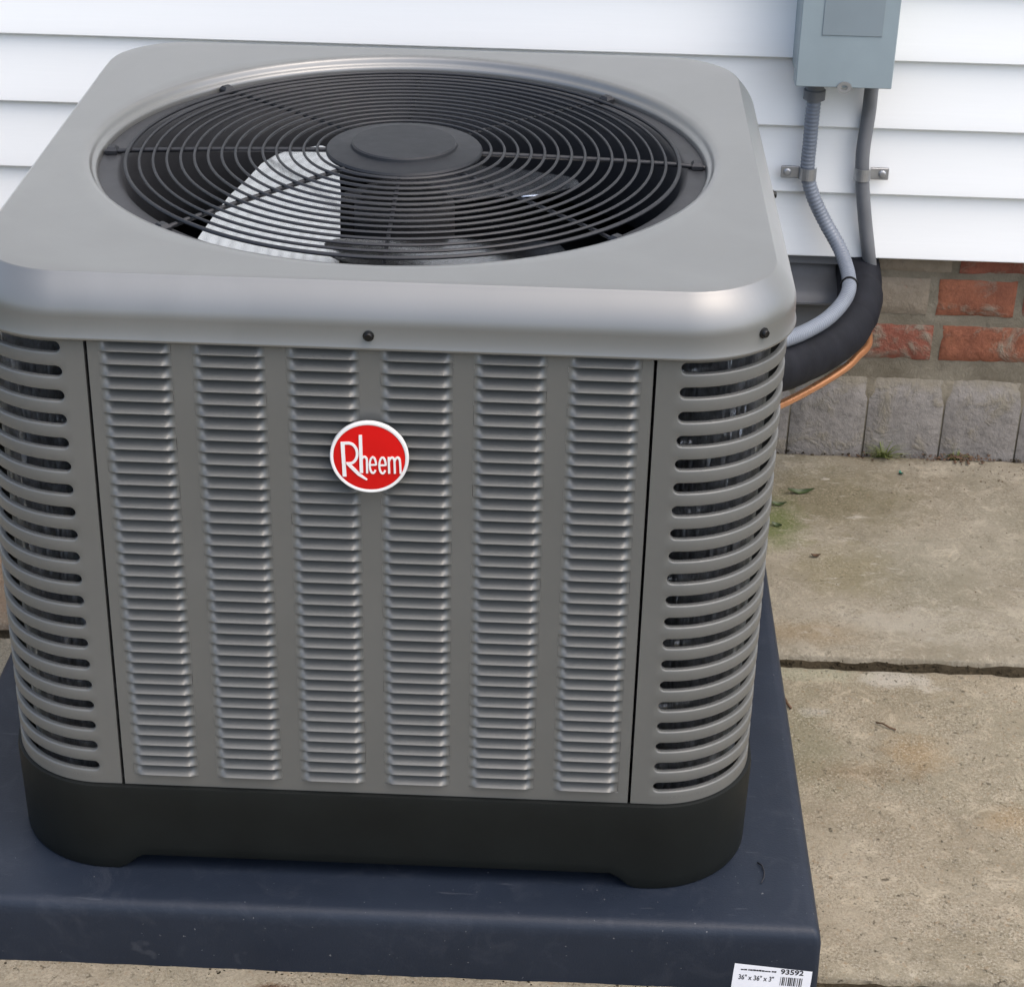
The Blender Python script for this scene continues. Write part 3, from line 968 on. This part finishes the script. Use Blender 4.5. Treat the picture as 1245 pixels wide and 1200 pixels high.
# fan: motor, hub and three wide blades
FZ = 0.640
fan = amk('fan', lathe([(0.050, 0.50), (0.052, 0.505), (0.052, 0.655), (0.045, 0.662), (0.02, 0.663)], 48, cap1=True), M['dark'], 40)
def blade_vf(rot):
    """paddle; local outline at rot = 0 is the blade left of the hub, its long root edge towards the hub"""
    out_l = [(-0.120, 0.136), (-0.134, 0.131), (-0.150, 0.118), (-0.163, 0.100), (-0.175, 0.066), (-0.188, 0.036), (-0.198, 0.0), (-0.207, -0.038), (-0.216, -0.085), (-0.220, -0.125)]
    root = [(-0.100, 0.133), (-0.090, 0.125), (-0.082, 0.112), (-0.078, 0.095), (-0.075, 0.07), (-0.070, 0.035), (-0.067, 0.0), (-0.062, -0.045), (-0.058, -0.10), (-0.056, -0.15)]
    tilt = math.tan(math.radians(12))
    top, bot = [], []
    n = 8
    for a, b in zip(root, out_l):
        for i in range(n + 1):
            t = i / n
            x, y = a[0] + (b[0] - a[0]) * t, a[1] + (b[1] - a[1]) * t
            z = FZ + y * tilt - 0.004 * sstep(t)
            cr, sr = math.cos(rot), math.sin(rot)
            top.append((x * cr - y * sr, x * sr + y * cr, z))
            bot.append((x * cr - y * sr, x * sr + y * cr, z - 0.0015))
    W, H = n + 1, len(root)
    vs = top + bot
    o = len(top)
    fs = []
    for j in range(H - 1):
        for i in range(n):
            a = j * W + i
            fs.append((a, a + W, a + W + 1, a + 1))
            fs.append((o + a, o + a + 1, o + a + W + 1, o + a + W))
    edge = [j * W for j in range(H)] + [(H - 1) * W + i for i in range(1, W)] + [j * W + n for j in range(H - 2, -1, -1)] + [i for i in range(n - 1, 0, -1)]
    for i in range(len(edge)):
        a, b = edge[i], edge[(i + 1) % len(edge)]
        fs.append((b, a, o + a, o + b))
    return vs, fs
for k in range(3):
    sub('blade', blade_vf(2 * PI / 3 * k), M['alu'], fan, 40)

# badge
BY = -B - 0.0075
def disc_vf(prof, n=72):
    """prof: list of (radius, outwards) about the badge centre, facing -y"""
    loops = [[(r * math.cos(2 * PI * i / n), BY - h, r * 1.005 * math.sin(2 * PI * i / n)) for i in range(n)] for r, h in prof]
    return rings(loops, True, False, True)
BZ = 0.5598
badge = mk('badge', [(x, y, z + BZ - PT) for x, y, z in disc_vf([(0.0340, 0.0), (0.0352, 0.002), (0.0352, 0.0048), (0.0346, 0.0058), (0.0330, 0.0060), (0.0322, 0.0056), (0.0320, 0.0044), (0.02, 0.0044)])[0]],
           disc_vf([(0, 0)] * 8)[1], M['white'], ac, 40)
badge['label'] = 'round red and white maker badge'
def bsub(name, vf, mat, smooth=None):
    vs, fs = vf
    return mk(name, [(x, y, z + BZ - PT) for x, y, z in vs], fs, mat, badge, smooth)
bsub('badge_face', disc_vf([(0.0319, 0.0046), (0.0319, 0.0053), (0.030, 0.0055), (0.015, 0.0058), (0.003, 0.0059)]), M['red'], 40)
RIBN = [0]
def ribbon(pts, ws, h0=0.0052, h1=0.0066):
    """flat raised stroke in badge plane; pts in zoomed photo units about the badge centre"""
    K = 0.0704 / 443.0
    RIBN[0] += 1
    h1 += 0.00003 * RIBN[0]
    h0 -= 0.00001 * RIBN[0]
    if not isinstance(ws, (list, tuple)): ws = ws - 2
    P = [Vector(((x - 553.5) * K, -(y - 728.5) * K + (x - 553.5) * K * 0.03)) for x, y in pts]
    if not isinstance(ws, (list, tuple)): ws = [ws] * len(P)
    Lf, Rt = [], []
    for i, p in enumerate(P):
        t = (P[min(i + 1, len(P) - 1)] - P[max(0, i - 1)]).normalized()
        n = Vector((-t.y, t.x)) * ws[i] * K / 2
        Lf.append(p + n); Rt.append(p - n)
    loops = []
    for a, b in zip(Lf, Rt):
        loops.append([(a.x, BY - h0, a.y), (a.x, BY - h1, a.y), (b.x, BY - h1, b.y), (b.x, BY - h0, b.y)])
    return rings(loops, True, True, True)
def arc(cx, cy, rx, ry, a0, a1, n=14):
    return [(cx + rx * math.cos(math.radians(a0 + (a1 - a0) * i / n)), cy - ry * math.sin(math.radians(a0 + (a1 - a0) * i / n))) for i in range(n + 1)]
vf = join(
    ribbon([(406, 630), (408, 700), (411, 770), (414, 846)], [22, 21, 20, 22]),
    ribbon([(396, 638), (430, 636)] + arc(440, 700, 47, 64, 90, -90) + [(425, 764)], 17),
    ribbon([(432, 762), (462, 795), (495, 832), (540, 866)], [18, 19, 18, 8]),
    ribbon([(506, 586), (507, 660), (508, 740), (509, 822)], [18, 19, 19, 19]),
    ribbon([(510, 745)] + arc(526, 744, 15, 24, 140, 0, 8) + [(541, 780), (541, 824)], 14),
    ribbon([(557, 772), (591, 770)], 11),
    ribbon(arc(574, 772, 18, 50, 0, 320, 20), 13),
    ribbon([(611, 774), (645, 772)], 11),
    ribbon(arc(628, 774, 18, 50, 0, 320, 20), 13),
    ribbon([(663, 722), (664, 775), (665, 824)], 14),
    ribbon([(665, 748)] + arc(681, 748, 14, 24, 150, 0, 8) + [(696, 780), (697, 824)], 13),
    ribbon([(697, 748)] + arc(712, 748, 14, 24, 150, 0, 8) + [(728, 780), (729, 824)], 13))
bsub('lettering', vf, M['white'])

# ------------------------------------------------------------------ disconnect box and conduits on the siding
BXF = WY - 0.118
dbox = empty('disconnect_box', (0.529, WY - 0.03, 0.595), 'grey steel electrical disconnect box on the white siding', 'electrical box')
def dmk(name, vf, mat, smooth=None, parent=None):
    vs, fs = vf
    return mk(name, [(x - 0.529, y - (WY - 0.03), z - 0.595) for x, y, z in vs], fs, mat, parent or dbox, smooth)
dmk('body', box(0.4685, 0.5895, BXF + 0.004, WY - 0.022, 0.600, 0.840, 0.0015), M['box'])
cover = dmk('cover', join(box(0.4655, 0.5925, BXF, BXF + 0.0035, 0.5945, 0.845, 0.001),
                          box(0.4655, 0.4680, BXF + 0.0036, BXF + 0.030, 0.5945, 0.845), box(0.5900, 0.5925, BXF + 0.0036, BXF + 0.030, 0.5945, 0.845)), M['box'])
dmk('cover_recess_shade', box(0.494, 0.5725, BXF - 0.0012, BXF - 0.0001, 0.6645, 0.80, 0.0004), M['boxdark'], None, cover)  # thin darker plate drawn for the recess in the cover, its shade painted
def ring_xz(cx, cz, y0, y1, r0, r1, n=20):
    lo = []
    for r, y in ((r0, y0), (r0, y1), (r1, y1), (r1, y0), (r0, y0)):
        lo.append([(cx + 1.25 * r * math.cos(2 * PI * i / n), y, cz + r * math.sin(2 * PI * i / n)) for i in range(n)])
    return rings(lo)
dmk('hasp', ring_xz(0.5300, 0.5955, BXF - 0.0025, BXF - 0.0002, 0.0034, 0.0078), M['zinc'], 40)

FLEX = [(0.5005, 0.7180, 0.598), (0.5008, 0.7180, 0.5589), (0.5008, 0.7180, 0.4982), (0.5018, 0.7180, 0.4506), (0.5128, 0.7150, 0.4159), (0.5316, 0.7100, 0.3818), (0.5548, 0.6900, 0.3474),
        (0.5627, 0.6400, 0.3274), (0.5530, 0.5800, 0.3242), (0.5217, 0.5050, 0.3254), (0.4824, 0.4400, 0.3314), (0.4403, 0.3700, 0.3474), (0.395, 0.315, 0.358), (0.366, 0.300, 0.358)]
RIG = [(0.5770, 0.7150, 0.598), (0.5773, 0.7180, 0.5660), (0.5783, 0.7250, 0.5336), (0.5757, 0.7350 - 0.013, 0.4831), (0.5790, 0.7220, 0.4412), (0.5882, 0.7220, 0.3866), (0.5999, 0.7260, 0.3311), (0.6080, 0.7400, 0.2951), (0.6101, 0.7600, 0.2751)]
HOSE = [(0.592, 0.785, 0.302), (0.5918, 0.7400, 0.2908), (0.5888, 0.7000, 0.2858), (0.5825, 0.6500, 0.2830), (0.5605, 0.5900, 0.2724), (0.5179, 0.5100, 0.2786), (0.4627, 0.4200, 0.2941), (0.4218, 0.3600, 0.3101), (0.366, 0.31, 0.318)]
COP = [(0.606, 0.745, 0.232), (0.6036, 0.6600, 0.2225), (0.5816, 0.6100, 0.2216), (0.5600, 0.5700, 0.2217), (0.5110, 0.5000, 0.2245), (0.4581, 0.4200, 0.2357), (0.4274, 0.3700, 0.2495), (0.400, 0.345, 0.257), (0.364, 0.325, 0.262)]

def strap(parent, org, cx, cy, cz, r, side):
    """one-hole strap: band half round the pipe plus a tab with a screw, on the siding"""
    w = 0.0085
    prof = []
    for i in range(13):
        a = PI + PI * i / 12                # round the outer (-y) side
        prof.append((cx + (r + 0.0012) * math.cos(a), cy + (r + 0.0012) * math.sin(a)))
    inner = [(cx + (r + 0.0002) * math.cos(PI + PI * i / 12), cy + (r + 0.0002) * math.sin(PI + PI * i / 12)) for i in range(13)]
    loops = []
    for (a, b) in zip(prof, inner):
        loops.append([(a[0], a[1], cz - w), (a[0], a[1], cz + w), (b[0], b[1], cz + w), (b[0], b[1], cz - w)])
    v1 = rings(loops, True, True, True)
    x0 = cx + side * r
    tx = sorted((x0, x0 + side * 0.026))
    v2 = box(tx[0], tx[1], cy + 0.001, cy + 0.0035, cz - w, cz + w, 0.001)
    xs_ = x0 + side * 0.017
    n = 12
    lo = [[(xs_ + q * math.cos(2 * PI * i / n), cy + 0.001 - h, cz + q * math.sin(2 * PI * i / n)) for i in range(n)] for q, h in ((0.0055, 0), (0.0055, 0.001), (0.0035, 0.0025), (0.001, 0.0027))]
    v3 = rings(lo, True, False, True)
    vs, fs = join(v1, v2, v3)
    mk('strap', [(x - org[0], y - org[1], z - org[2]) for x, y, z in vs], fs, M['zinc'], parent)

def pipe(name, label, cat, pts, rad, seg, mat, step=0.004):
    path = resample(catmull(pts), step)
    vs, fs = tube(path, rad, seg)
    org = pts[-1]
    e = empty(name, org, label, cat)
    e.location = org
    return e, org, path, (vs, fs)
def pmk(name, vf, mat, parent, org, smooth=60):
    vs, fs = vf
    return mk(name, [(p[0] - org[0], p[1] - org[1], p[2] - org[2]) for p in vs], fs, mat, parent, smooth)

fx, org, path, vf = pipe('flexible_conduit', 'light grey ribbed flexible conduit curving from the box down over the black hose', 'conduit', FLEX,
                         lambda i, s: 0.0099 + 0.00035 * math.cos(2 * PI * s / 0.0055), 16, M['flex'], 0.0011)
pmk('sleeve', vf, M['flex'], fx, org)
pmk('connector', lathe([(0.0105, 0.588), (0.0145, 0.588), (0.0145, 0.600), (0.0125, 0.5985), (0.0125, 0.570), (0.0150, 0.569), (0.0150, 0.556), (0.0108, 0.554)], 20, 0.5007, 0.718), M['pvc'], fx, org, 30)
strap(fx, org, 0.5019, 0.718, 0.4500, 0.0112, -1)
tp = min(range(len(path)), key=lambda i: (path[i] - Vector((0.5615, 0.622, 0.3262))).length)
pmk('cable_tie', tube([path[tp - 1], path[tp + 1]], 0.0122, 20), M['tie'], fx, org, 40)

rg, org, path, vf = pipe('conduit_pipe', 'darker grey smooth conduit from the box straight down behind the hose', 'conduit', RIG, 0.0098, 16, M['pvc'])
pmk('sleeve', vf, M['pvc'], rg, org, 180)
pmk('connector', lathe([(0.0098, 0.585), (0.0140, 0.585), (0.0150, 0.599), (0.006, 0.5992)], 20, 0.577, 0.716), M['pvc'], rg, org, 30)
strap(rg, org, 0.5785, 0.722, 0.4500, 0.0106, 1)

def hose_r(i, s):
    return 0.0318 + 0.0008 * noise.noise((s * 40, 1, 2)) - 0.0022 * math.exp(-((s - 0.175) / 0.006) ** 2)
hp = resample(catmull(HOSE), 0.006)
vs, fs = tube(hp, hose_r, 28)
hz = mk('insulated_hose', [(p[0] - 0.592, p[1] - WY, p[2] - 0.30) for p in vs], fs, M['foam'], None, 180, loc=(0.592, WY, 0.30))
tag(hz, 'thick black foam covered hose bending from the wall into the unit', 'hose')
cp = resample(catmull(COP), 0.005)
vs, fs = tube(cp, 0.0058, 12)
ch = mk('copper_pipe', [(p[0] - 0.6, p[1] - 0.74, p[2] - 0.225) for p in vs], fs, M['copper'], None, 180, loc=(0.6, 0.74, 0.225))
tag(ch, 'thin bright copper pipe curving just below the black hose', 'pipe')

# ------------------------------------------------------------------ small things on the ground
def leaf_vf(L, W, curl, seed):
    n = 9
    vs, fs = [], []
    for i in range(n + 1):
        t = i / n
        w = W * math.sin(PI * min(1, t * 0.96 + 0.04)) ** 0.75 / 2
        x = (t - 0.5) * L
        zc = curl * (t - 0.5) ** 2 * L * 2
        j = 0.12 * W * noise.noise((t * 5 + seed, seed, 0))
        vs += [(x, -w + j, zc + 0.35 * w), (x, j, zc), (x, w + j, zc + 0.45 * w)]
    for i in range(n):
        a = i * 3
        fs += [(a, a + 3, a + 4, a + 1), (a + 1, a + 4, a + 5, a + 2)]
    b = len(vs)
    vs += [(x, y, z - 0.0006) for x, y, z in vs]
    fs += [tuple(b + q for q in f[::-1]) for f in fs]
    return vs, fs
def leaf(x, y, rz, L, W, mat, label, group=None, rx=0.0):
    o = mk('leaf', *leaf_vf(L, W, 0.5, x * 31 + y * 17), mat, None, 180, loc=(x, y, 0.0025), rot=(rx, 0, rz))
    return tag(o, label, 'leaf', group)
leaf(0.5225, 0.613, 0.10, 0.040, 0.0075, M['leafdark'], 'longest dark green leaf lying on the concrete beside the unit', rx=0.5)
leaf(0.487, 0.574, -0.05, 0.025, 0.006, M['leafdark'], 'small thin green leaf at the unit just below the longest leaf', rx=0.4)
leaf(0.481, 0.512, -0.5, 0.016, 0.006, M['leafdark'], 'dark leaf scrap against the unit on the green stained concrete', rx=0.4)
leaf(0.527, 0.430, 0.0, 0.014, 0.006, M['leafbrown'], 'small brown leaf scrap in the middle of the green stained slab')
g = mk('plastic_scrap', *leaf_vf(0.010, 0.006, 0.8, 3), M['green_bit'], None, 180, loc=(0.677, 0.682, 0.002), rot=(0.3, 0, 1.9))
tag(g, 'tiny teal green scrap on the concrete below the grass tuft', 'scrap')
tw = mk('twig', *tube([(0, 0.016, 0.0), (0.004, 0.010, 0.0012), (0.0055, 0.0, 0.001), (0.0045, -0.009, 0.0012), (0.001, -0.017, 0)], lambda i, s: 0.0009 - 0.0001 * i, 6), M['ink'], None, 180, loc=(0.387, -0.343, PT + 0.0012))
tag(tw, 'tiny curved black twig on the charcoal pad by its corner', 'twig')
tw = mk('twig', *tube([(-0.010, 0.006, 0), (-0.003, 0.002, 0.002), (0.004, -0.004, 0.001), (0.012, -0.007, 0)], 0.0011, 6), M['leafbrown'], None, 180, loc=(0.5715, 0.033, 0.0016))
tag(tw, 'tiny dark twig lying on the gritty concrete right of the pad', 'twig')
tw = mk('twig', *tube([(-0.003, 0.012, 0), (0.0, 0.003, 0.002), (0.0025, -0.006, 0.001), (0.006, -0.013, 0)], 0.0016, 6), M['leafbrown'], None, 180, loc=(0.4555, 0.075, 0.0020))
tag(tw, 'short brown twig on concrete against the right edge of the pad', 'twig')

def tuft_vf(n, hgt, spread, seed):
    random.seed(seed)
    vs, fs = [], []
    for _ in range(n):
        a, r = random.uniform(0, 2 * PI), random.uniform(0, spread * 0.35)
        x, y = r * math.cos(a), r * math.sin(a) * 0.4
        d = Vector((math.cos(a) * random.uniform(0.3, 1), math.sin(a) * 0.5 - 0.25, 0))
        h = hgt * random.uniform(0.4, 1)
        w = random.uniform(0.0008, 0.0016)
        s = Vector((-d.y, d.x, 0)).normalized() * w
        b = len(vs)
        for i in range(5):
            t = i / 4
            p = Vector((x, y, 0)) + d * spread * t * t + Vector((0, 0, h * (t - 0.35 * t * t)))
            k = 1 - t * 0.9
            vs += [tuple(p - s * k), tuple(p + s * k)]
            if i: fs.append((b + 2 * i - 2, b + 2 * i - 1, b + 2 * i + 1, b + 2 * i))
    return vs, fs
t1 = mk('grass_tuft', *tuft_vf(75, 0.046, 0.038, 5), M['grass'], None, 180, loc=(0.660, WY - 0.022, -0.006))
tag(t1, 'largest green grass tuft growing at the foot of the plinth', 'grass tuft')
t2 = mk('grass_tuft', *tuft_vf(34, 0.028, 0.022, 8), M['grass'], None, 180, loc=(0.771, WY - 0.020, -0.006))
tag(t2, 'small sparse grass tuft among the dead leaves at the plinth', 'grass tuft')

def crumbs(spots, seed):
    """irregular little lumps of soil and leaf litter"""
    random.seed(seed)
    vs, fs = [], []
    base = [(1, 0, 0), (-1, 0, 0), (0, 1, 0), (0, -1, 0), (0, 0, 1), (0, 0, -1)]
    tri = [(0, 2, 4), (2, 1, 4), (1, 3, 4), (3, 0, 4), (2, 0, 5), (1, 2, 5), (3, 1, 5), (0, 3, 5)]
    for x, y, z, r in spots:
        b = len(vs)
        ra = random.uniform(0, PI)
        el = random.uniform(0.5, 1.0)
        for p in base:
            q = Vector(p) * r * random.uniform(0.6, 1.2)
            q = Vector((q.x * math.cos(ra) - q.y * el * math.sin(ra), q.x * math.sin(ra) + q.y * el * math.cos(ra), q.z * 0.5))
            vs.append((x + q.x, y + q.y, z + q.z))
        fs += [tuple(b + i for i in t) for t in tri]
    return vs, fs
random.seed(21)
spots = []
for _ in range(420):                      # soil in the gap at the foot of the wall
    spots.append((random.uniform(-0.8, 1.2), WY - 0.016 + random.gauss(0, 0.006), -0.004 + random.uniform(-0.003, 0.004), random.uniform(0.0015, 0.005)))
for _ in range(620):                      # slab joint
    spots.append((random.uniform(-0.8, 1.05), 0.174 + random.uniform(-0.010, 0.009), -0.0085 + random.uniform(-0.003, 0.003), random.uniform(0.0008, 0.0042)))
for _ in range(60):                       # along the front of the pad
    spots.append((random.uniform(-0.47, 0.45), -0.4325 - abs(random.gauss(0, 0.004)), 0.0, random.uniform(0.0008, 0.0025)))
so_ = mk('soil_crumbs', *crumbs(spots, 4), M['soil'])
tag(so_, 'dark soil crumbs in the slab joints and along the plinth', 'soil', kind='stuff')
spots = []
for _ in range(130):
    spots.append((0.778 + random.gauss(0, 0.024), 0.738 + random.gauss(0, 0.007), 0.0015 + random.uniform(0, 0.003), random.uniform(0.001, 0.0042)))
for _ in range(50):
    spots.append((random.uniform(0.60, 0.75), 0.742 + random.gauss(0, 0.006), 0.001, random.uniform(0.0008, 0.0030)))
for _ in range(110):
    spots.append((random.uniform(0.47, 1.0), random.uniform(0.2, 0.74), 0.0008, random.uniform(0.0005, 0.0016)))
for _ in range(45):
    spots.append((0.80 + random.gauss(0, 0.05), 0.69 + random.gauss(0, 0.03), 0.0010, random.uniform(0.0008, 0.0024)))
for _ in range(110):
    spots.append((random.uniform(0.45, 1.0), random.uniform(-0.40, 0.15), 0.0008, random.uniform(0.0005, 0.0014)))
for _ in range(30):
    spots.append((-0.087 + random.gauss(0, 0.012), -0.462 + random.gauss(0, 0.006), 0.001, random.uniform(0.001, 0.004)))
ll = mk('leaf_litter', *crumbs(spots, 6), M['leafbrown'])
tag(ll, 'brown leaf litter scattered on the concrete near the plinth', 'leaf litter', kind='stuff')

random.seed(33)
spots = []
for _ in range(420):
    spots.append((random.uniform(0.44, 1.0), random.uniform(-0.395, 0.150), 0.0006, random.uniform(0.0005, 0.0016)))
for _ in range(160):
    spots.append((random.uniform(-0.5, 1.0), random.uniform(-0.62, -0.435), 0.0006, random.uniform(0.0006, 0.0020)))
for _ in range(90):
    spots.append((random.uniform(0.46, 1.0), random.uniform(0.20, 0.70), 0.0005, random.uniform(0.0004, 0.0012)))
for _ in range(60):
    spots.append((random.uniform(0.46, 1.05), 0.150 - abs(random.gauss(0, 0.01)), 0.0004, random.uniform(0.0006, 0.0022)))
gg = mk('loose_grit', *crumbs(spots, 12), M['mortar'])
tag(gg, 'pale loose grit scattered over the gritty concrete slabs', 'grit', kind='stuff')
